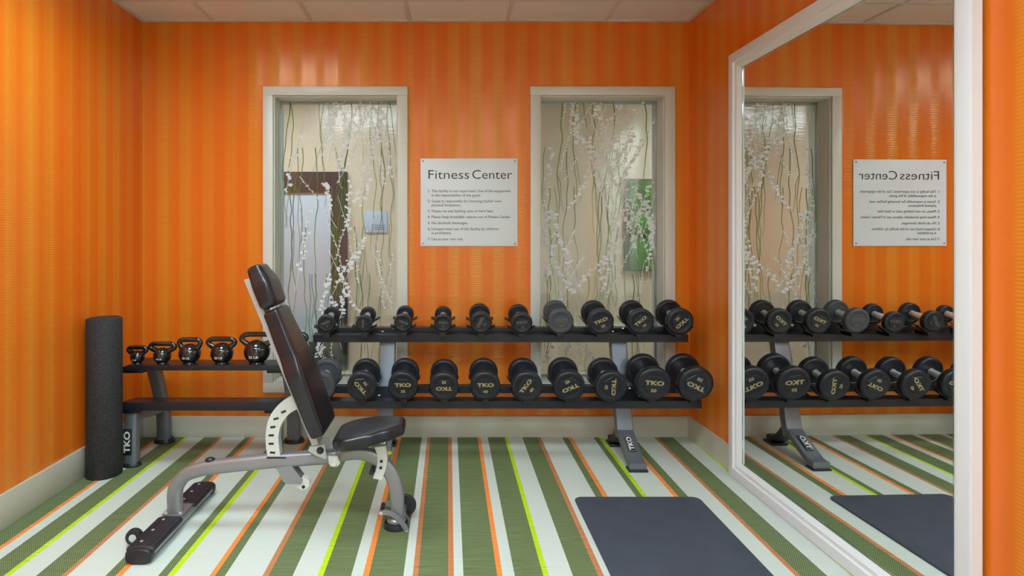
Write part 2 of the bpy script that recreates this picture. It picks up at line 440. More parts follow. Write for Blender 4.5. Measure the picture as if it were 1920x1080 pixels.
def spray(bm, x, z, ang, ln, y, size, big):
    """a blossoming twig: curved stalk with blossoms alternating along its outer part"""
    pts = []; a = ang; px_, pz = x, z; n = 8
    for i in range(n+1):
        pts.append((px_, y, pz)); a += rnd.uniform(-.10, .10)
        px_ += math.cos(a)*ln/n; pz += math.sin(a)*ln/n
    P = smooth_path(pts, 2)
    x0, x1 = lim
    P = [p for p in P if x0 < p.x < x1 and OB+.02 < p.z < OT-.01]
    if len(P) < 4: return
    sweep(bm, P, oval(.0016, .0016, 4), up=Vector((0, 1, 0)))
    for i, p in enumerate(P):
        if i < len(P)*.2: continue
        for k in range(1+(i % 2)):
            q = (p.x+rnd.uniform(-1, 1)*size*1.3, y, p.z+rnd.uniform(-1, 1)*size)
            if x0 < q[0]-size and q[0]+size < x1 and q[2]+size < OT: petal(bm, q, size*rnd.uniform(.55, 1.15), y-.001)

for wi, (a, b) in enumerate(WIN):
    o0, o1 = OPEN[wi]
    bm = B(); frame_loop(bm, a, b, ZB_, ZT, (.055, .062, CW), YB-.018, YB+.002, .004)
    wf = struct('window_%d' % (wi+1), bm, M['casing'])
    bm = B()   # jamb lining and stops
    frame_loop(bm, o0-.001, o1+.001, OB-.001, OT+.001, (.008, .008, .008), YB, YW, 0)
    frame_loop(bm, o0+.006, o1-.006, OB+.006, OT-.006, (.016, .016, .012), YB+.125, YB+.15, .002)
    obj('jamb', bm, M['casing'], wf)
    yp = YB+.110
    bm = B(); box(bm, (o0+.008, yp, OB+.008), (o1-.008, yp+.014, OT-.008)); obj('pane', bm, M['pane'], wf, smooth=False)
    lim = (o0+.012, o1-.012)
    ys, yf = yp+.003, yp-.0004
    # green stems
    bm = B(); wd = o1-o0
    for k in range(34 if wi == 0 else 28):
        x = o0+.03+(wd-.06)*((k*.618) % 1.0)
        z0 = rnd.choice([OT-.015, OT-.015, OT-.3, OT-.55, OT-.8, OT-1.1]); z1 = max(OB+.02, z0-rnd.uniform(.45, 1.0))
        r = rnd.uniform(.0022, .0038)
        P = vine(bm, min(max(x, lim[0]+.05), lim[1]-.05), z0, z1, r, .028, ys)
        if rnd.random() < .5:
            p = P[len(P)//2]; vine(bm, p.x, p.z, max(OB+.02, p.z-rnd.uniform(.2, .5)), r*.7, .03, ys, rnd.uniform(-.05, .05))
    for v in bm.verts: v.co.x = min(max(v.co.x, o0+.010), o1-.010)
    obj('green_stems', bm, M['stem'], wf)
    # white sprays
    bm = B()
    n = 52 if wi == 0 else 74
    for k in range(n):
        x = o0+.03+(wd-.06)*((k*.618+.31) % 1.0)
        if wi == 0:
            z = OB+.15+(OT-OB-.15)*((k*.377+.1) % 1.0)
            if k % 3 == 0: x = o0+wd*rnd.uniform(.38, .55)
            if k % 3 == 1: x = o0+wd*rnd.uniform(.6, .95); z = OT-rnd.uniform(.0, .5)
        else: z = OB+.45+(OT-OB-.45)*((k*.377+.1) % 1.0)
        up = rnd.choice([PI/2, PI/2, -PI/2])+rnd.uniform(-.55, .55)
        big = rnd.random() < .45
        spray(bm, x, z, up, rnd.uniform(.22, .55), yf, .0135 if big else .0068, big)
    obj('white_blossoms', bm, M['blossom'], wf, smooth=False)

# ------------------------------------------------------------ corridor beyond
YH = 5.42
bm = B(); box(bm, (-4.2, YH, 0), (4.2, YH+.1, 2.6)); struct('wall_corridor', bm, M['hall'], smooth=False)
bm = B(); box(bm, (-4.2, YW, -.04), (4.2, YH, 0)); struct('floor_corridor', bm, M['hallfloor'], smooth=False)
bm = B(); holed(bm, -4.2, 4.2, YW, YH+.1, 2.6, 2.66, HALL); struct('ceiling_corridor', bm, M['ceil'], smooth=False)
for s, n in ((-1, 'wall_corridor_left'), (1, 'wall_corridor_right')):
    bm = B(); box(bm, (s*4.2, YW, 0), (s*4.3, YH, 2.6)); struct(n, bm, M['hall'], smooth=False)
bm = B(); box(bm, (XL-2.4, YB+.06, 0), (XL-.12, YW, 2.6)); struct('wall_corridor_near', bm, M['hall'], smooth=False)
bm = B(); box(bm, (xr(YB)+.3, YB+.06, 0), (4.2, YW, 2.6)); struct('wall_corridor_near.001', bm, M['hall'], smooth=False)

def hpx(X, Y): return px(X, Y, YH)
p0, p1 = hpx(480, 699), hpx(652, 323); g0, g1 = hpx(488, 640), hpx(622, 362)
bm = B()
box(bm, (p0.x, YH-.05, 0), (g0.x, YH-.001, p1.z), .004); box(bm, (g1.x, YH-.05, 0), (p1.x, YH-.001, p1.z), .004)
box(bm, (g0.x, YH-.05, g1.z), (g1.x, YH-.001, p1.z), .004); box(bm, (g0.x, YH-.05, 0), (g1.x, YH-.001, g0.z), .004)
dr = struct('door_1', bm, M['darkdoor'])
bm = B(); box(bm, (g0.x-.01, YH-.03, g0.z-.01), (g1.x+.01, YH-.02, g1.z+.01)); obj('door_glass', bm, M['paleglass'], dr, smooth=False)
bm = B(); tube(bm, (g1.x+.05, YH-.09, .75), (g1.x+.05, YH-.09, 1.05), .011); tube(bm, (g1.x+.05, YH-.09, .79), (g1.x+.05, YH-.045, .79), .008); tube(bm, (g1.x+.05, YH-.09, 1.01), (g1.x+.05, YH-.045, 1.01), .008)
obj('door_handle', bm, M['darkdoor'], dr)

a0, a1 = hpx(1170, 508), hpx(1285, 336)
t = tag(empty('wall_art', (a0.x, YH-.02, a0.z)), 'three stacked green art panels on the corridor wall behind the right window', 'picture')
bm = B(); box(bm, (0, -.012, 0), (a1.x-a0.x, .018, a1.z-a0.z), .003); obj('backing_board', bm, M['artback'], t)
for (ya, yb) in ((393, 340), (441, 397), (505, 446)):
    q0, q1 = hpx(1178, ya), hpx(1280, yb)
    bm = B(); box(bm, (q0.x-a0.x, -.03, q0.z-a0.z), (q1.x-a0.x, -.0125, q1.z-a0.z), .003); obj('art_panel', bm, M['art'], t)
n0, n1 = hpx(684, 436), hpx(726, 396)
t = tag(empty('notice', (n0.x, YH-.001, n0.z)), 'small pale blue notice on the corridor wall behind the left window', 'sign')
bm = B(); box(bm, (0, -.012, 0), (n1.x-n0.x, 0, n1.z-n0.z), .001); obj('notice_board', bm, M['notice'], t)
bm = B()
for k in range(3): box(bm, (.09, -.0135, .025+.018*k), (.185, -.0118, .035+.018*k))
obj('printed_lines', bm, M['notice_ink'], t, smooth=False)

# ------------------------------------------------------------ ceiling fittings (above the picture edge; they light the room; rear and corridor ones are added fill)
for l, zc_, lm in [(l, ZC, 'lamp') for l in LIGHTS]+[(l, 2.6, 'halllamp') for l in HALL]:      # each sits in its own opening, its lens set back above the tiles
    t = tag(empty('ceiling_light', ((l[0]+l[1])/2, (l[2]+l[3])/2, zc_-.002)), l[4], 'light', 'recessed ceiling troffers')
    hx, hy = (l[1]-l[0])/2-.001, (l[3]-l[2])/2-.001; D = .10
    bm = B(); box(bm, (-hx, -hy, 0), (hx, -hy+.006, D)); box(bm, (-hx, hy-.006, 0), (hx, hy, D)); box(bm, (-hx, -hy+.006, 0), (-hx+.006, hy-.006, D)); box(bm, (hx-.006, -hy+.006, 0), (hx, hy-.006, D)); box(bm, (-hx, -hy, D), (hx, hy, D+.006))
    obj('housing', bm, M['grid'], t, smooth=False)
    bm = B(); box(bm, (-hx+.008, -hy+.008, .070), (hx-.008, hy-.008, .078)); obj('diffuser', bm, M[lm], t, smooth=False)

# ------------------------------------------------------------ sign
s0, s1 = px(788.5, 461.5, YB), px(970, 297.5, YB)
sw, sh = s1.x-s0.x, s1.z-s0.z
t = tag(empty('fitness_sign', (s0.x, YB, s0.z)), 'white square Fitness Center rules sign on the orange wall between the windows', 'sign')
bm = B(); box(bm, (0, -.008, 0), (sw, 0, sh), .0015); obj('sign_board', bm, M['sign'], t)
def tx(bm, s, X, Y, size, **k):      # baseline-left position in photo pixels
    p = px(X, Y, YB); add_text(bm, s, size, Matrix.Translation((p.x-s0.x, -.0086, p.z-s0.z)) @ RX90, align='LEFT', **k)
def fit_text(s, size, want):          # width factor so a line comes out the wanted width
    me = text_mesh(s, size, align='LEFT'); wdt = max(v.co.x for v in me.vertices)-min(v.co.x for v in me.vertices); bpy.data.meshes.remove(me); return want/wdt
for s_, X_, w_ in (('Fitness', 801, 76.5), ('Center', 884, 75)):
    bm = B(); tx(bm, s_, X_, 335.5, .078, width=fit_text(s_, .078, w_/305.6), bold=-.0004); obj('heading_lettering', bm, M['ink'], t, smooth=False)
lines = [('1.', 802, 360.5, 0), ('This facility is not supervised. Use of the equipment', 809, 360.5, 148), ('is the responsibility of the guest.', 809, 368.5, 92),
 ('2.', 802, 379.5, 0), ('Guest is responsible for knowing his/her own', 809, 379.5, 130), ('physical limitations.', 809, 387, 55),
 ('3.', 802, 398, 0), ('Please, no wet bathing suits or bare feet.', 809, 398, 115), ('4.', 802, 409, 0), ('Please keep breakable objects out of Fitness Center.', 809, 409, 148),
 ('5.', 802, 420.3, 0), ('No alcoholic beverages.', 809, 420.3, 68), ('6.', 802, 431.5, 0), ('Unsupervised use of this facility by children', 809, 431.5, 125),
 ('is prohibited.', 809, 439, 37), ('7.', 802, 450.5, 0), ('Use at your own risk.', 809, 450.5, 59)]
bm = B()
for s, X, Y, wpx in lines: tx(bm, s, X, Y, .0225, width=fit_text(s, .0225, wpx/305.6) if wpx else 1.0, bold=.0002)
obj('rules_lettering', bm, M['ink_small'], t, smooth=False)
for cx, cz in ((.016, .016), (sw-.016, .016), (.016, sh-.016), (sw-.016, sh-.016)):
    bm = B(); lathe(bm, [(0, 0), (.005, 0), (.005, .002), (0, .003)], 12, Matrix.Translation((cx, -.008, cz)) @ RX90); obj('screw', bm, M['silver'], t)

# ------------------------------------------------------------ mirror standing on the floor against the right wall
yaw = math.atan(WY)
YM0 = 1.650; YM1 = 3.034
mt_ = tag(empty('floor_mirror', (xr((YM0+YM1)/2)-.0005, (YM0+YM1)/2, 0), (0, 0, -(-yaw))), 'tall white framed mirror standing on the floor against the right wall', 'mirror')
mh = (YM1-YM0)/2; MT = 2.163
# local: x towards the room is negative, y along the wall
prof = [(0, -.012), (0, -.042), (.012, -.046), (.048, -.046), (.052, -.036), (.066, -.034), (.074, -.026), (.084, -.015), (.084, -.012)]   # (inwards from the outer edge, off the wall)
bm = B(); rows = []
for (cy, cz, sy, sz) in ((-mh, .002, 1, 1), (mh, .002, -1, 1), (mh, MT, -1, -1), (-mh, MT, 1, -1)):
    rows.append([Vector((d, cy+sy*i_, cz+sz*i_)) for i_, d in prof])
loft(bm, rows, cap=False, close=True); obj('frame', bm, M['white'], mt_, angle=20)
bm = B(); box(bm, (-.0145, -mh+.08, .082), (-.010, mh-.08, MT-.08)); obj('mirror_glass', bm, M['mirror'], mt_, smooth=False)
bm = B(); frame_loop2 = [(-mh+.084, mh-.084, .086, MT-.084)]
y0_, y1_, z0_, z1_ = frame_loop2[0]
for lo, hi in (((y0_, z0_), (y1_, z0_+.007)), ((y0_, z1_-.007), (y1_, z1_)), ((y0_, z0_), (y0_+.007, z1_)), ((y1_-.007, z0_), (y1_, z1_))):
    box(bm, (-.0160, lo[0], lo[1]), (-.0143, hi[0], hi[1]))
obj('bevelled_edge', bm, M['edge'], mt_, smooth=False)

# ------------------------------------------------------------ dumbbell rack
CHIP = 1.6
LOW = [(602, 722, 57, 45, '30'), (679, 722.5, 57, 130, '30'), (756, 722, 57, 0, '35'), (832.5, 723, 56, 180, '35'), (910, 722, 58, 0, '40'),
       (987.5, 723, 60, 55, '40'), (1066.5, 722, 60.5, 205, '45'), (1145, 723, 61, 270, '45'), (1224, 718.5, 67, -4, '50'), (1303, 718.5, 68, 155, '50')]
UPP = [(612, 605.5, 33, 25, '5'), (683, 605.5, 32, 90, '5'), (756, 604.5, 35, -20, '10'), (830.5, 605, 34, 0, '10'), (902, 604, 42, 65, '15'),
       (978, 605, 41, 8, '15'), (1051, 601.5, 49, 4, '20'), (1126, 602, 50, 25, '20'), (1201, 602, 50, 42, '25'), (1274, 602, 52, 225, '25')]
ZLF, ZUF = 3.14, 3.29                      # distance of the front faces
TL, TU = math.radians(11), math.radians(9.5)

def make_head(R, t, face):
    """urethane head along local +Z from the outer face (0) to the inner face (t)"""
    bm = B()
    b = R*.13
    pr = [(0, .0012), (R*.76, .0012), (R*.79, 0), (R-b*1.3, 0)]
    for k in range(1, 7):
        a = PI/2*k/6; pr.append((R-b*1.3+b*1.3*math.sin(a), b*(1-math.cos(a))))
    pr += [(R, t*.55)]
    for k in range(1, 5):
        a = PI/2*k/4; pr.append((R-b*(1-math.cos(a)), t-b+b*math.sin(a)))
    pr += [(R*.80, t), (R*.76, t-.003), (.024, t-.003), (.022, t+.001), (0, t+.001)]
    lathe(bm, pr, 48)
    return bm

handle_profile = [(0, 0), (.0185, 0), (.0185, .02), (.0165, .06), (.0205, .5), (.0175, .92), (.0195, .97), (.0195, 1), (0, 1)]

def dumbbell(X, Y, dpx, rot, num, zf, tilt, label, group, rub, gold):
    f0 = px(X+(X-VX)*.002, Y+1, zf); R = .97*dpx*zf/F/2
    th = .032+(R-.048)*.34
    hl = .125; L = 2*th+hl
    # root at the lowest point below the middle of the handle
    ax = Vector((0, math.cos(tilt), math.sin(tilt)))
    c = f0+ax*(L/2)
    root = empty('dumbbell', (c.x, c.y, c.z-R), (tilt, 0, 0))
    tag(root, label, 'dumbbell', group)
    root['group'] = group
    T0 = Matrix.Translation((0, -L/2, R)) @ Matrix.Rotation(-PI/2, 4, 'X')      # local +Z -> +Y
    T1 = Matrix.Translation((0, L/2, R)) @ Matrix.Rotation(PI/2, 4, 'X')
    for T in (T0, T1):
        bm = make_head(R, th, None); bm.transform(T); o = obj('head', bm, rub, root, angle=40)
        if T is T0: front = o
    bm = B(); lathe(bm, [(r*1.0, h*hl) if 0 < r else (0, h*hl) for r, h in handle_profile], 20, Matrix.Translation((0, -hl/2, R)) @ Matrix.Rotation(-PI/2, 4, 'X'))
    obj('handle', bm, M['chrome'], root)
    # raised six-sided badge on the front face, with gold lettering on it
    ra = math.radians(rot)
    Q = Matrix.Translation((0, -L/2, R)) @ Matrix.Rotation(-ra, 4, 'Y')
    bm = B(); hexa = [(R*.70*math.cos(PI/3*k), R*.60*math.sin(PI/3*k)) for k in range(6)]
    lo = [Q @ Vector((u, .0012, v)) for u, v in hexa]; hi = [Q @ Vector((u*.95, -.0015, v*.95)) for u, v in hexa]
    loft(bm, [lo, hi]); obj('badge', bm, rub, front, smooth=False)
    if gold:
        bm = B()
        add_text(bm, 'TKO', R*.35, Q @ Matrix.Translation((0, -.0018, R*.10)) @ RX90, bold=R*.014, width=1.52)
        add_text(bm, num, R*.27, Q @ Matrix.Translation((0, -.0018, -R*.36)) @ RX90, bold=R*.008, width=1.2)
        obj('lettering', bm, gold, front, smooth=False)
    return c.x, R, L, th, f0, ax

rack = tag(empty('dumbbell_rack', (.30, 3.33, 0)), 'black two tier dumbbell rack with grey legs standing under the windows', 'rack')
def RK(v): return Vector(v)-Vector((.30, 3.33, 0))
def rbox(bm, lo, hi, bev=.003, mt=None): box(bm, RK(lo), RK(hi), bev, mt)
XR0, XR1 = -.778, 1.378
posts = (-.355, .990)
tiers = [dict(yf=3.19, zt=.334, zb=.293, yr=3.335, rt=.376, rb=.338), dict(yf=3.37, zt=.663, zb=.621, yr=3.447, rt=.692, rb=.660)]
for ti, d in enumerate(tiers):
    bm = B()   # front angle: lip + narrow shelf
    poly = [(d['yf'], d['zb']), (d['yf'], d['zt']), (d['yf']+.062, d['zt']+.006), (d['yf']+.062, d['zt']-.002), (d['yf']+.006, d['zt']-.008), (d['yf']+.006, d['zb'])]
    prism(bm, poly, XR0, XR1, lambda u, v, q: RK((q, u, v))); obj('front_rail', bm, M['black'], rack, smooth=False)
    bm = B(); yr = d['yr']
    poly = [(yr, d['rb']), (yr, d['rt']), (yr+.045, d['rt']+.003), (yr+.045, d['rt']-.004), (yr+.005, d['rt']-.006), (yr+.005, d['rb'])]
    prism(bm, poly, XR0+.01, XR1-.01, lambda u, v, q: RK((q, u, v))); obj('rear_rail', bm, M['black'], rack, smooth=False)
    for xp in posts:
        bm = B(); a = (d['yf']+.05, d['zt']+.0065); b2 = (yr+.006, d['rt']-.001)
        poly = [a, b2, (b2[0], b2[1]-.03), (a[0], a[1]-.035)]
        prism(bm, poly, xp-.062, xp+.062, lambda u, v, q: RK((q, u, v)))
        br = obj('bracket_plate', bm, M['black'], rack, smooth=False)
        for k, sx in ((.15, -.03), (.8, .035)):
            bm = B(); lathe(bm, [(0, .006), (.006, .005), (.008, 0), (0, 0)], 10, Matrix.Translation(RK((xp+sx, a[0]+(b2[0]-a[0])*k, a[1]+(b2[1]-a[1])*k))))
            obj('bolt', bm, M['chrome'], br)
# legs
for xp in posts:
    bm = B(); P = smooth_path([RK(v) for v in ((xp, 3.300, .10), (xp, 3.325, .19), (xp, 3.355, .33), (xp, 3.40, .48), (xp, 3.445, .645))], 5)
    sweep(bm, P, oval(.046, .028, 20, 12), up=Vector((0, 1, 0))); obj('upright', bm, M['silver'], rack)
    bm = B(); P = smooth_path([RK(v) for v in ((xp, 3.330, .155), (xp, 3.270, .118), (xp, 3.18, .068), (xp, 3.11, .034), (xp, 3.060, .028))], 5)
    sweep(bm, P, oval(.045, .017, 20, 12)); ft = obj('front_foot', bm, M['silver'], rack)
    bm = B(); rbox(bm, (xp-.050, 3.050, 0), (xp+.050, 3.118, .012), .004); obj('foot_cap', bm, M['blackplastic'], ft)
    bm = B(); P = smooth_path([RK(v) for v in ((xp, 3.320, .15), (xp, 3.38, .080), (xp, 3.44, .040), (xp, 3.49, .032))], 5)
    sweep(bm, P, oval(.043, .020, 16, 5)); rf = obj('rear_foot', bm, M['blackplastic'], rack)
    bm = B(); rbox(bm, (xp-.050, 3.42, 0), (xp+.050, 3.515, .016), .005); obj('foot_cap', bm, M['blackplastic'], rf)
    # name plate lying on the sloping foot
    a, b2 = Vector((xp, 3.245, .1275)), Vector((xp, 3.145, .0735)); dv = (b2-a).normalized(); nn = Vector((1, 0, 0)).cross(dv).normalized()
    if nn.z < 0: nn = -nn
    def on(u, v, h): return RK(Vector((xp, 0, 0))*0 + (a+b2)/2 + Vector((u, 0, 0)) + dv*(-v) + nn*h)
    R3 = Matrix((Vector((1, 0, 0)), -dv, nn)).transposed().to_4x4()
    Tm = Matrix.Translation(RK((a+b2)/2)) @ R3
    bm = B(); box(bm, (-.020, -.053, -.001), (.020, .053, .0035), .002, Tm); pl = obj('name_plate', bm, M['blackplastic'], ft)
    bm = B()
    for lo_, hi_ in (((-.0175, -.0505), (-.0168, .0505)), ((.0168, -.0505), (.0175, .0505)), ((-.0168, -.0505), (.0168, -.0498)), ((-.0168, .0498), (.0168, .0505))): box(bm, (*lo_, .003), (*hi_, .0040), 0, Tm)
    obj('plate_outline', bm, M['print'], pl, smooth=False)
    bm = B(); add_text(bm, 'TKO', .036, Tm @ Matrix.Translation((0, 0, .0042)) @ Matrix.Rotation(PI/2, 4, 'Z'), bold=.0012, width=1.2); obj('lettering', bm, M['print'], pl, smooth=False)

def saddle(x, y, zc, R, tilt, flare):
    """U-shaped cradle under a head"""
    bm = B(); r = R+.002; pts = []
    a1 = math.radians(52 if flare else 60)
    outer = []; inner = []
    n = 10
    for k in range(-n, n+1):
        a = a1*k/n; inner.append((r*math.sin(a), -r*math.cos(a)))
    tipx, tipz = inner[-1]; fx = .030 if flare else .012; fz = .014 if flare else .012
    inner = [(-tipx-fx, tipz+fz)] + inner + [(tipx+fx, tipz+fz)]
    th = .006
    outer = [(-tipx-fx-.001, tipz+fz-.005)]+[((r+th)*math.sin(a1*k/n), -(r+th)*math.cos(a1*k/n)) for k in range(-n, n+1)]+[(tipx+fx+.001, tipz+fz-.005)]
    prof = inner+outer[::-1]; half = .022
    def fn(u, v, d_): 
        p = Vector((u, d_, v)); p.rotate(Euler((tilt, 0, 0))); return RK((x, y, zc))+p
    # as quads so the concave outline fills properly
    N = len(inner); A = []
    for d_ in (-half, half):
        A.append(([bm.verts.new(fn(u, v, d_)) for u, v in inner], [bm.verts.new(fn(u, v, d_)) for u, v in outer]))
    (i0, o0_), (i1, o1_) = A
    for k in range(N-1):
        bm.faces.new((i0[k], i0[k+1], i1[k+1], i1[k])); bm.faces.new((o0_[k], o1_[k], o1_[k+1], o0_[k+1]))
        bm.faces.new((i0[k], o0_[k], o0_[k+1], i0[k+1])); bm.faces.new((i1[k], i1[k+1], o1_[k+1], o1_[k]))
    bm.faces.new((i0[0], i1[0], o1_[0], o0_[0])); bm.faces.new((i0[-1], o0_[-1], o1_[-1], i1[-1]))
    return bm

ordn = ['first', 'second', 'third', 'fourth', 'fifth', 'sixth', 'seventh', 'eighth', 'ninth', 'tenth']
notes_u = ['very small black dumbbell with worn lettering', 'very small black dumbbell with a narrow worn mark', 'small black dumbbell with faint tilted lettering', 'small black dumbbell with faint level lettering',
           'middling black dumbbell with steep worn lettering', 'middling black dumbbell with dim level lettering', 'dusty grey faced dumbbell with pale lettering',
           'black dumbbell marked 20 with gold lettering', 'black dumbbell marked 25, gold lettering slanting up', 'black dumbbell marked 25, letters upside down']
notes_l = ['grey faced dumbbell half hidden by the bench backrest', 'black dumbbell marked 30, letters running up left', 'black dumbbell marked 35 with upright lettering', 'black dumbbell marked 35 with upside down lettering',
           'black dumbbell marked 40 with upright lettering', 'black dumbbell marked 40 with steep slanting lettering', 'black dumbbell marked 45, upside down slanting letters', 'black dumbbell marked 45, letters running straight down',
           'large black dumbbell marked 50 with upright lettering', 'large black dumbbell marked 50, letters upside down']
for ti, (items, zf, tl, row, notes) in enumerate(((LOW, ZLF, TL, 'lower', notes_l), (UPP, ZUF, TU, 'upper', notes_u))):
    d = tiers[ti]
    for i, (X, Y, dp, rot, num) in enumerate(items):
        rub = M['rubber']; gold = M['gold']
        if (ti == 0 and i == 0) or (ti == 1 and i == 6): rub = M['rubber_grey']
        if ti == 1 and i < 7: gold = M['gold_dim']
        if ti == 0 and i == 0: gold = None
        lab = '%s, %s from left on %s tier' % (notes[i], ordn[i], row)
        x, R, L, th, f0, ax = dumbbell(X, Y, dp, rot, num, zf, tl, lab, 'dumbbells on the %s rack tier' % row, rub, gold)
        for q, (y0, zt0) in enumerate(((d['yf'], d['zt']), (d['yr'], d['rt']))):
            s_ = th*.62 if q == 0 else L-th*.55
            cc = f0+ax*s_
            sb = saddle(x, cc.y, cc.z, R, tl, ti == 1 and R < .066)
            # stem between the cradle and its rail
            zb = cc.z-R-.004; lo = zt0-.004
            yy = min(max(cc.y, y0+.016), y0+.046)
            if zb > lo+.001: rbox(sb, (x-.018, min(yy, cc.y)-.010, lo), (x+.018, max(yy, cc.y)+.010, zb+.002), .001)
            obj('saddle', sb, M['plastic'], rack, angle=30)

# ------------------------------------------------------------ kettlebell rack
KX0, KX1 = -1.722, -.815
kr = tag(empty('kettlebell_rack', (-1.27, 3.33, 0)), 'low black two shelf rack with grey legs holding the kettlebells', 'rack')
def KK(v): return Vector(v)-Vector((-1.27, 3.33, 0))
for (yf, yr, zt, zb) in ((3.135, 3.31, .534, .512), (3.10, 3.22, .346, .308)):
    bm = B(); box(bm, KK((KX0, yf, zb)), KK((KX1, yf+.008, zt+.006)), .002); box(bm, KK((KX0, yf+.004, zt-.010)), KK((KX1, yr, zt)), .002)
    obj('shelf', bm, M['black'], kr)
for xp in (-1.700, -.925):
    bm = B(); P = smooth_path([KK(v) for v in ((xp, 3.150, .012), (xp, 3.152, .12), (xp, 3.16, .30))], 4)
    sweep(bm, P, oval(.034, .030, 16, 5), up=Vector((0, 1, 0))); fl = obj('front_leg', bm, M['silver'], kr)
    bm = B(); lathe(bm, [(0, 0), (.050, 0), (.050, .010), (.042, .020), (0, .020)], 24, Matrix.Translation(KK((xp, 3.150, 0))) @ Matrix.Diagonal((1.0, .8, 1, 1))); obj('foot_pad', bm, M['blackplastic'], fl)
    bm = B(); P = smooth_path([KK(v) for v in ((xp, 3.505, .02), (xp, 3.50, .16), (xp, 3.45, .33), (xp, 3.37, .50))], 5)
    sweep(bm, P, oval(.036, .028, 16, 5), up=Vector((0, 1, 0))); rl = obj('rear_upright', bm, M['silver'], kr)
    bm = B(); lathe(bm, [(0, 0), (.062, 0), (.062, .010), (.052, .022), (0, .022)], 24, Matrix.Translation(KK((xp, 3.515, 0))) @ Matrix.Diagonal((1.0, .8, 1, 1))); obj('foot_pad', bm, M['blackplastic'], rl)
    bm = B(); P = [KK((xp, 3.165, .262)), KK((xp, 3.33, .235)), KK((xp, 3.49, .215))]
    sweep(bm, P, oval(.022, .028, 14, 5)); obj('side_brace', bm, M['silver'], kr)
    for (yf, yr, z) in ((3.16, 3.40, .504), (3.115, 3.215, .300)):
        bm = B(); box(bm, KK((xp-.055, yf, z-.012)), KK((xp+.055, yr, z+.0235 if z > .4 else z+.037)), .003); obj('shelf_bracket', bm, M['black'], kr)
    Tm = Matrix.Translation(KK((xp-.008, 3.1215, .135))) @ RX90
    bm = B(); box(bm, (-.022, -.070, -.004), (.022, .070, .003), .002, Tm); pl = obj('name_plate', bm, M['blackplastic'], fl)
    bm = B(); add_text(bm, 'TKO', .044, Tm @ Matrix.Translation((0, 0, .0034)) @ Matrix.Rotation(PI/2, 4, 'Z'), bold=.0014, width=1.25); obj('lettering', bm, M['print'], pl, smooth=False)

# kettlebells: (body centre px, body width, handle left, handle right, handle top, weight)
KB = [(257.7, 25.7, 237, 278.5, 647, '5 LB'), (304.5, 32, 277.7, 332, 640, '10 LB'), (356, 40, 331.7, 380.7, 632, '15 LB'), (416.5, 42, 386, 445, 630.7, '20 LB'), (482, 48, 448.5, 516, 621.7, '25 LB'), (547, 50, 515, 579, 621, '30 LB')]
klab = ['smallest black kettlebell at the left end of the shelf by the foam roller', 'black 10 LB kettlebell, second from the left on the low rack', 'black 15 LB kettlebell, third from the left on the low rack',
        'black 20 LB kettlebell, fourth from the left on the low rack', 'large black 25 LB kettlebell just left of the bench backrest', 'black kettlebell mostly hidden behind the bench backrest']
ZK = 3.215
for (X, bw, hl_, hr_, ht, txt), lab in zip(KB, klab):
    k = ZK/F; R = bw*k/2; x = (X-VX)*k; zb = .5345; zt = HC-(ht-VY)*k
    root = tag(empty('kettlebell', (x, ZK, zb)), lab, 'kettlebell', 'kettlebells on the low rack')
    H = zt-zb; hx0, hx1 = (hl_-VX)*k-x, (hr_-VX)*k-x
    bm = B(); pr = [(0, 0), (R*.62, 0)]
    bh = R*1.78
    for q in range(13):
        a = -PI/2+.62+(PI-.62-.30)*q/12
        pr.append((R*math.cos(a), R*.92+R*.95*math.sin(a)))
    pr.append((0, R*.92+R*.95))
    lathe(bm, pr, 32); obj('body', bm, M['enamel'], root, angle=60)
    tr = .0105+R*.055; m_ = (hx0+hx1)/2; hw = (hx1-hx0)/2-tr; zt_ = H-tr; z0 = R*1.25
    pts = [(-R*.42, 0, z0), (-R*.72, 0, z0+(zt_-z0)*.22), (-hw*.93, 0, z0+(zt_-z0)*.50), (-hw, 0, z0+(zt_-z0)*.72), (-hw*.82, 0, z0+(zt_-z0)*.94), (-hw*.45, 0, zt_),
           (hw*.45, 0, zt_), (hw*.82, 0, z0+(zt_-z0)*.94), (hw, 0, z0+(zt_-z0)*.72), (hw*.93, 0, z0+(zt_-z0)*.50), (R*.72, 0, z0+(zt_-z0)*.22), (R*.42, 0, z0)]
    bm = B(); P = smooth_path([Vector((a+(m_ if c > z0*1.1 else 0), b, c)) for a, b, c in pts], 5)
    n = len(P); sc = [1+.45*max(0, 1-min(i, n-1-i)/(n*.16)) for i in range(n)]
    sweep(bm, P, oval(tr, tr, 14), up=Vector((0, 1, 0)), scale=sc); obj('handle', bm, M['enamel'], root, angle=60)
    me = text_mesh(txt, R*.27, bold=R*.010, width=1.15)
    for v in me.vertices:
        tx_, tz = v.co.x, v.co.y+R*.62
        dz = (tz-R*.92)/(R*.95); rr = R*math.sqrt(max(.05, 1-dz*dz)); y = -math.sqrt(max(1e-6, rr*rr-tx_*tx_))-.0006-(v.co.z+.0004)*.6
        v.co = Vector((tx_, y, tz))
    bm = B(); bm.from_mesh(me); bpy.data.meshes.remove(me); obj('lettering', bm, M['print'], root, smooth=False)

# ------------------------------------------------------------ foam roller
bm = B(); lathe(bm, [(0, .004), (.070, .004), (.080, 0), (.084, .006), (.084, .800), (.080, .808), (.072, .811), (.069, .806), (0, .806)], 56)
fr = obj('foam_roller', bm, M['foam'], loc=(-1.7775, 3.030, 0)); tag(fr, 'tall black foam roller standing upright in the left corner', 'foam roller')

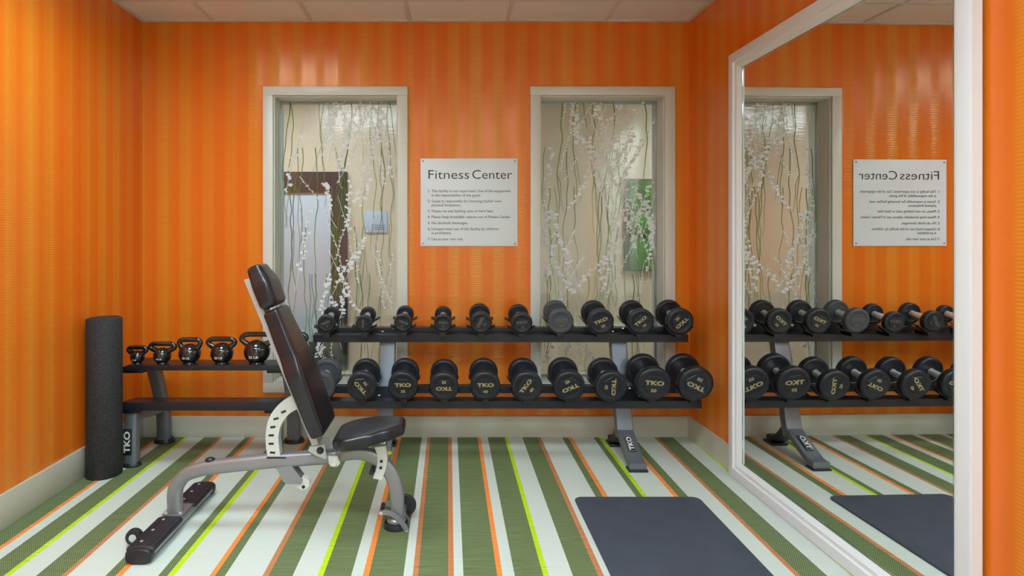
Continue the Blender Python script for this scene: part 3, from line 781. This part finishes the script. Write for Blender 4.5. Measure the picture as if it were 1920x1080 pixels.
# ------------------------------------------------------------ exercise mat
def rrect(x0, x1, y0, y1, r, n=6):
    out = []
    for cx, cy, a0 in ((x1-r, y1-r, 0), (x0+r, y1-r, PI/2), (x0+r, y0+r, PI), (x1-r, y0+r, 1.5*PI)):
        for k in range(n+1): out.append((cx+r*math.cos(a0+PI/2*k/n), cy+r*math.sin(a0+PI/2*k/n)))
    return out
bm = B(); lo = rrect(-.293, .293, -.87, .87, .035); inn = rrect(-.2905, .2905, -.8675, .8675, .034)
loft(bm, [[Vector((u, v, .0005)) for u, v in lo], [Vector((u, v, .006)) for u, v in lo], [Vector((u, v, .008)) for u, v in inn]])
ym = obj('exercise_mat', bm, M['yoga'], loc=(.880, 1.885, 0), angle=30); tag(ym, 'dark charcoal exercise mat lying flat on the striped floor by the mirror', 'mat')

# ------------------------------------------------------------ adjustable bench
BX, BY = -.70, 2.49
bench = tag(empty('weight_bench', (BX, BY, 0)), 'adjustable black padded weight bench with raised backrest and grey frame', 'bench')
def W(X, Y, Z=BY):
    p = px(X, Y, Z); return Vector((p.x-BX, p.y-BY, p.z))
# spine
bm = B(); P = smooth_path([W(*q) for q in ((329, 958), (328.5, 922), (335, 905), (350, 889), (374, 880), (405, 874.5), (478, 866.5), (560, 859.5), (632, 855))], 5)
sweep(bm, P, oval(.029, .027, 20, 3.4), up=Vector((0, 1, 0))); beam = obj('main_beam', bm, M['steel'], bench)
bm = B(); lathe(bm, [(0, 0), (.018, 0), (.017, .008), (.011, .013), (0, .013)], 16, Matrix.Translation(W(394, 864)) @ Matrix.Diagonal((1.2, 1, 1, 1))); obj('rubber_stop', bm, M['blackplastic'], beam)
bm = B(); P = smooth_path([W(*q) for q in ((626, 857), (652, 851), (680, 850), (704, 858), (724, 874), (738, 897), (744, 925), (745, 960), (743, 990))], 5)
sweep(bm, P, oval(.029, .024, 20, 3.4), up=Vector((0, 1, 0)), scale=[.8+.25*min(1, i/(len(P)*.6)) for i in range(len(P))])
leg = obj('front_leg', bm, M['steel'], bench)
fx = W(743, 0).x
bm = B(); lathe(bm, [(0, 0), (.054, 0), (.055, .008), (.050, .020), (.036, .028), (0, .028)], 32, Matrix.Translation((fx, 0, 0))); obj('foot_pad', bm, M['blackplastic'], leg)
bm = B(); lathe(bm, [(0, 0), (.040, 0), (.040, .010), (.032, .020), (0, .020)], 28, Matrix.Translation((fx, 0, .026))); obj('foot_collar', bm, M['steel'], leg)
# rear cross foot running across (along the line of sight)
tx0 = -1.163-BX; y0, y1 = 2.205-BY, 2.800-BY
bm = B(); pr = oval(.046, .024, 24, 3.2)
loft(bm, [[Vector((tx0+u, y, .032+v)) for u, v in pr] for y in (y0, y1)]); cf = obj('rear_foot_bar', bm, M['steel'], bench)
for y, s in ((y0, -1), (y1, 1)):
    bm = B(); pr2 = oval(.050, .0285, 24, 3.0)
    loft(bm, [[Vector((tx0+u*k, y+s*o, .0295+v*k)) for u, v in pr2] for o, k in ((-.018, 1), (.006, 1), (.012, .9), (.013, .7))]); obj('end_cap', bm, M['blackplastic'], cf)
for ya, yb in ((y0+.004, 2.455-BY), (2.572-BY, y1-.004)):
    bm = B(); loops = []
    n = 14
    for yy in (ya, ya+.006, yb-.006, yb):
        k = .0 if yy in (ya, yb) else .006
        arc = [(tx0+(.048+k)*math.copysign(abs(math.cos(a))**.62, math.cos(a)), .043+(.0125+k)*abs(math.sin(a))**.62) for a in [PI*q/n for q in range(n+1)]]
        loops.append([Vector((u, yy, v)) for u, v in arc]+[Vector((tx0+.046*math.cos(PI-PI*q/n), yy, .042+.010*math.sin(PI-PI*q/n))) for q in range(n+1)])
    loft(bm, loops)
    # diamond knurls on the grip
    nr = int((yb-ya)/.014)
    for i in range(nr):
        for j in range(6):
            yy = ya+.010+(yb-ya-.02)*(i+.5*(j % 2)+.25)/nr; u = tx0-.040+.0155*j+.003
            r = .0062; c = Vector((u, yy, .0605-.0012*abs(j-2.5)))
            q = [bm.verts.new(c+Vector(v)) for v in ((r, 0, 0), (0, r, 0), (-r, 0, 0), (0, -r, 0))]; tp = bm.verts.new(c+Vector((0, 0, .0032)))
            for a_ in range(4): bm.faces.new((q[a_], q[(a_+1) % 4], tp))
    g = obj('rubber_grip', bm, M['grip'], cf, angle=25)
    for t_ in (.15, .5, .85):
        bm = B(); lathe(bm, [(0, 0), (.006, 0), (.006, .002), (0, .003)], 10, Matrix.Translation((tx0-.012, ya+(yb-ya)*t_, .0625))); obj('screw', bm, M['chrome'], g)
bm = B(); box(bm, (tx0-.042, 2.462-BY, .055), (tx0+.044, 2.566-BY, .063), .003); obj('mounting_plate', bm, M['steel'], cf)
for sx in (-.03, .03):
    bm = B(); lathe(bm, [(0, .006), (.007, .005), (.008, 0), (0, 0)], 10, Matrix.Translation((tx0+sx, 2.475-BY, .063))); obj('bolt', bm, M['chrome'], cf)
# transport wheel beside the near end of the cross foot
wx, wy_ = -1.245-BX, 2.325-BY
bm = B(); lathe(bm, [(0, -.011), (.018, -.011), (.020, -.013), (.030, -.012), (.032, -.006), (.032, .006), (.030, .012), (.020, .013), (.018, .011), (0, .011)], 28, Matrix.Translation((wx, wy_, .040)) @ Matrix.Rotation(PI/2, 4, 'X'))
wh = obj('wheel', bm, M['blackplastic'], cf)
bm = B(); lathe(bm, [(0, -.015), (.015, -.015), (.015, -.0135), (.006, -.0135), (.006, -.018), (0, -.018)], 16, Matrix.Translation((wx, wy_, .040)) @ Matrix.Rotation(-PI/2, 4, 'X')); obj('hub', bm, M['lightplate'], wh)
bm = B(); box(bm, (wx-.004, wy_+.013, .026), (tx0-.03, wy_+.021, .052), .003); obj('wheel_bracket', bm, M['steel'], cf)
bm = B(); tube(bm, (wx, wy_-.014, .040), (wx, wy_+.022, .040), .005); obj('axle', bm, M['silver'], wh)

# backrest axes in the side plane
o_ = W(586, 832, 2.46); ang = math.radians(22.3)
U = Vector((-math.sin(ang), 0, math.cos(ang))); V = Vector((math.cos(ang), 0, math.sin(ang)))
def bk(u, v, w_): return Vector((o_.x, 0, o_.z))+U*u+V*v+Vector((0, w_, 0))
bm = B(); prism(bm, [(-.01, -.002), (-.01, .026), (.74, .026), (.745, -.002)], -.040, .040, lambda u, v, d: bk(u, v, d))
obj('backrest_frame', bm, M['backframe'], bench, smooth=False)

def pad(st, n=44, p=4.2, fn=None):
    """st: stations (u, v0, v1, halfwidth, inset) lofted along u"""
    bm = B(); loops = []
    for u, v0, v1, hw in st:
        loops.append([fn(u, (v0+v1)/2+q*(v1-v0)/2, w_*hw) for w_, q in oval(1, 1, n, p)])
    loft(bm, loops); return bm
def stations(us, vf, wf, r):
    """add rounded ends: us list of u; vf(u)->(v0,v1); wf(u)->halfwidth"""
    out = []; ua, ub = us[0], us[-1]
    for k in range(5):
        a = PI/2*k/4; s = math.sin(a); v0, v1 = vf(ua); m_ = (v0+v1)/2; h = (v1-v0)/2
        hw = wf(ua)
        out.append((ua-r*(1-(1-math.cos(a)))*1+0, m_-(h-r*(1-s)), m_+(h-r*(1-s)), hw-r*(1-s)))
    for u in us[1:-1]: v0, v1 = vf(u); out.append((u, v0, v1, wf(u)))
    for k in range(5):
        a = PI/2*k/4; c = math.cos(a); v0, v1 = vf(ub); m_ = (v0+v1)/2; h = (v1-v0)/2
        hw = wf(ub)
        out.append((ub+r*math.sin(a), m_-(h-r*(1-c)), m_+(h-r*(1-c)), hw-r*(1-c)))
    return out
def lerp(x, pts):
    for (a, b), (c, d) in zip(pts, pts[1:]):
        if x <= c: 
            t_ = min(1, max(0, (x-a)/(c-a))); t_ = t_*t_*(3-2*t_) ; return b+(d-b)*t_
    return pts[-1][1]
wb = lambda u: lerp(u, [(.03, .122), (.10, .135), (.30, .133), (.40, .105), (.56, .088)])
st = stations([.050]+[.07+.02*k for k in range(25)]+[.568], lambda u: (.027, .027+lerp(u, [(.05, .066), (.3, .078), (.55, .070)])), wb, .017)
bp_ = obj('back_pad', pad(st, fn=bk, p=7), M['leather'], bench, angle=60)
bm = B()
for sw_ in (-1, 1):
    P = [bk(u, .027+lerp(u, [(.05, .066), (.3, .078), (.55, .070)])*.946, sw_*wb(u)*.92) for u in [.065+.02*k for k in range(26)]]
    sweep(bm, P, oval(.0022, .0022, 6), up=Vector((0, 1, 0)))
obj('piping', bm, M['seam'], bp_)
bm = B()
for u in (.385, .505):
    v1 = .027+lerp(u, [(.05, .066), (.3, .078), (.55, .070)]); hw = wb(u)
    mv, hv = (.027+v1)/2, (v1-.027)/2
    P = []
    for k in range(29):
        a = PI*(k/28)*1.16-PI*.08; c_, s_ = -math.cos(a), math.sin(a)
        P.append(bk(u, mv+hv*1.004*math.copysign(abs(s_)**(2/7), s_), hw*1.004*math.copysign(abs(c_)**(2/7), c_)))
    sweep(bm, P, oval(.0013, .0013, 5), up=U)
obj('cross_seam', bm, M['seam'], bp_)
wh_ = lambda u: lerp(u, [(.60, .088), (.68, .090), (.775, .062)])
vh = lambda u: (.024, .024+lerp(u, [(.6, .078), (.70, .082), (.775, .066)]))
st = stations([.616]+[.63+.012*k for k in range(11)]+[.762], vh, wh_, .022)
hp = obj('head_pad', pad(st, fn=bk, p=5), M['leather'], bench, angle=60)
bm = B(); P = [bk(u, vh(u)[0]+(vh(u)[1]-vh(u)[0])*.915, -wh_(u)*.91) for u in [.626+.0115*k for k in range(12)]]
sweep(bm, P, oval(.0022, .0022, 6), up=Vector((0, 1, 0))); obj('piping', bm, M['seam'], hp)

# seat
A0 = W(620, 841, 2.36); A1 = W(757, 817, 2.36); sd = (Vector((A1.x, 0, A1.z))-Vector((A0.x, 0, A0.z))); sl = sd.length; sd.normalize(); sn = Vector((-sd.z, 0, sd.x))
def sf(u, v, w_): return Vector((A0.x, 0, A0.z))+sd*u+sn*v+Vector((0, w_, 0))
ws = lambda u: lerp(u, [(0, .100), (.06, .138), (.15, .132), (.22, .108), (sl, .052)])
st = stations([.020]+[.03+.01*k for k in range(int((sl-.06)/.01))]+[sl-.024], lambda u: (-.026, .026+.004*math.sin(min(1, u/sl)*PI)), ws, .020)
sp_ = obj('seat_pad', pad(st, fn=sf, p=6), M['leather'], bench, angle=60)
bm = B()
P = [sf(u, .0228, -ws(u)*.91) for u in [.03+.01*k for k in range(int((sl-.06)/.01))]]
sweep(bm, P, oval(.002, .002, 6), up=Vector((0, 1, 0))); obj('piping', bm, M['seam'], sp_)
bm = B(); prism(bm, [(.01, -.045), (.01, -.027), (sl-.06, -.027), (sl-.06, -.036)], -.03, .03, sf); obj('seat_support', bm, M['steel'], bench, smooth=False)

# curved adjuster behind the backrest, with square locking holes
def plate_arc(outer, inner, th, yc):
    bm = B(); a = smooth_path([W(*q) for q in outer], 5); b = smooth_path([W(*q) for q in inner], 5)
    loops = []
    for p, q in zip(a, b): loops.append([Vector((p.x, yc-th, p.z)), Vector((q.x, yc-th, q.z)), Vector((q.x, yc+th, q.z)), Vector((p.x, yc+th, p.z))])
    loft(bm, loops); return bm
bm = plate_arc([(549, 740), (524, 757), (507, 782), (501, 812), (502, 835), (505, 858)], [(560, 764), (544, 774), (530, 793), (525, 815), (526, 835), (529, 858)], .020, -.002)
arc = obj('adjuster_arc', bm, M['lightplate'], bench, angle=50)
for X, Y, rz in ((534.5, 769, .5), (520.5, 782, .3), (514.5, 797.5, .15), (511.5, 813, .05), (511.5, 828.5, 0), (514, 845, -.1)):
    c = W(X, Y); bm = B(); box(bm, (-.011, -.0235, -.0045), (.011, -.0215, .0045), .0008, Matrix.Translation((c.x, 0, c.z)) @ Matrix.Rotation(-rz*.8, 4, 'Y')); obj('locking_slot', bm, M['blackplastic'], arc)
bm = B(); q0, q1 = W(503, 857), W(540, 853); box(bm, (q0.x, -.028, q1.z-.006), (q1.x, .028, q0.z+.010), .003); obj('slot_guide', bm, M['blackplastic'], bench)
# lower end of the adjuster under the beam
bm = B(); poly = [W(*q) for q in ((521, 872), (549, 868), (570, 896), (567, 903), (541, 903), (533, 897))]
prism(bm, [(p.x, p.z) for p in poly], -.026, .026, lambda u, v, d: Vector((u, d, v))); obj('adjuster_housing', bm, M['steel'], bench, smooth=False)
bm = B(); poly = smooth_path([W(*q) for q in ((548, 904), (566, 893), (574, 893), (580, 897), (582, 904), (578, 912), (570, 916), (560, 911))], 3)
prism(bm, [(p.x, p.z) for p in poly], -.018, .018, lambda u, v, d: Vector((u, d, v))); ae = obj('adjuster_end', bm, M['lightplate'], bench, angle=40)
c = W(571, 912); bm = B(); tube(bm, (c.x, -.021, c.z+.006), (c.x, -.017, c.z+.006), .007); obj('pin_hole', bm, M['blackplastic'], ae)
# hinge
bm = B(); poly = [W(*q) for q in ((583, 838), (585, 830), (609, 828), (612, 824), (617, 850), (614, 853), (596, 846))]
bm.free()
for s in (1, -1):
    bm = B(); prism(bm, [(p.x, p.z) for p in poly], s*.047, s*.041, lambda u, v, d: Vector((u, d, v))); hg = obj('hinge_bracket', bm, M['backframe'], bench, smooth=False)
c = W(605, 837); bm = B(); lathe(bm, [(0, .012), (.010, .010), (.015, .004), (.015, 0), (0, 0)], 20, Matrix.Translation((c.x, -.046, c.z)) @ RX90); obj('pivot_bolt', bm, M['blackplastic'], hg)
bm = B(); poly = [W(*q) for q in ((619, 848), (636, 849), (641, 862), (636, 868), (624, 868), (620, 862))]
bm.free()
for s in (1, -1):
    bm = B(); prism(bm, [(p.x, p.z) for p in poly], s*.040, s*.030, lambda u, v, d: Vector((u, d, v))); cl = obj('joint_plate', bm, M['lightplate'], bench, smooth=False)
c = W(630.5, 863); bm = B(); lathe(bm, [(0, .010), (.009, .008), (.012, .003), (.012, 0), (0, 0)], 18, Matrix.Translation((c.x, -.040, c.z)) @ RX90); obj('bolt', bm, M['chrome'], cl)
# seat adjuster
bm = plate_arc([(724, 832), (727, 852), (725, 873), (717, 895)], [(704, 834), (709, 852), (708, 870), (701, 892)], .016, -.012)
sa = obj('seat_adjuster', bm, M['lightplate'], bench, angle=50)
for X, Y in ((716.5, 860), (715.5, 872)):
    c = W(X, Y); bm = B(); tube(bm, (c.x, -.031, c.z), (c.x, -.027, c.z), .0065); obj('pin_hole', bm, M['blackplastic'], sa)
bm = B(); p, q = W(700, 881), W(716, 884); tube(bm, (p.x-.004, -.03, p.z), (p.x-.004, .03, p.z), .010); obj('stop_roller', bm, M['blackplastic'], sa)
bm = B(); p = W(727, 849); box(bm, (p.x-.004, .0, p.z-.008), (p.x+.016, .014, p.z+.005), .002); obj('yellow_tag', bm, M['yellow'], bench)
# transport handle and wheels at the front foot
for s in (-1, 1):
    bm = B(); a = smooth_path([W(*q) for q in ((713, 950), (728, 948), (744, 955), (756, 965), (766, 981), (768, 991))], 5); b = smooth_path([W(*q) for q in ((713, 957), (728, 957), (741, 963), (751, 973), (760, 987), (764, 993))], 5)
    loft(bm, [[Vector((p.x, s*.040-.004, p.z)), Vector((q.x, s*.040-.004, q.z)), Vector((q.x, s*.040+.004, q.z)), Vector((p.x, s*.040+.004, p.z))] for p, q in zip(a, b)])
    lv = obj('lever_arm', bm, M['steel'], bench, angle=50)
    for X, Y in ((716.5, 953.5), (764, 988.5)):
        c = W(X, Y); bm = B(); lathe(bm, [(0, .004), (.006, .003), (.007, 0), (0, 0)], 12, Matrix.Translation((c.x, s*.040-.004*(1 if s < 0 else -1), c.z)) @ (RX90 if s < 0 else Matrix.Rotation(-PI/2, 4, 'X'))); obj('bolt', bm, M['chrome'], lv)
c = W(717, 953.5); bm = B(); tube(bm, (c.x, -.036, c.z), (c.x, .036, c.z), .009, 16); bm2 = obj('pull_grip', bm, M['blackplastic'], bench)
c = W(757, 968)
bm = B(); lathe(bm, [(0, -.010), (.030, -.010), (.042, -.009), (.046, -.004), (.046, .004), (.042, .009), (.030, .010), (0, .010)], 32, Matrix.Translation((c.x+.004, .062, .062)) @ Matrix.Rotation(PI/2, 4, 'X')); obj('wheel', bm, M['blackplastic'], bench)
bm = B(); tube(bm, (c.x+.004, -.03, .062), (c.x+.004, .055, .062), .006); obj('axle', bm, M['silver'], bench)
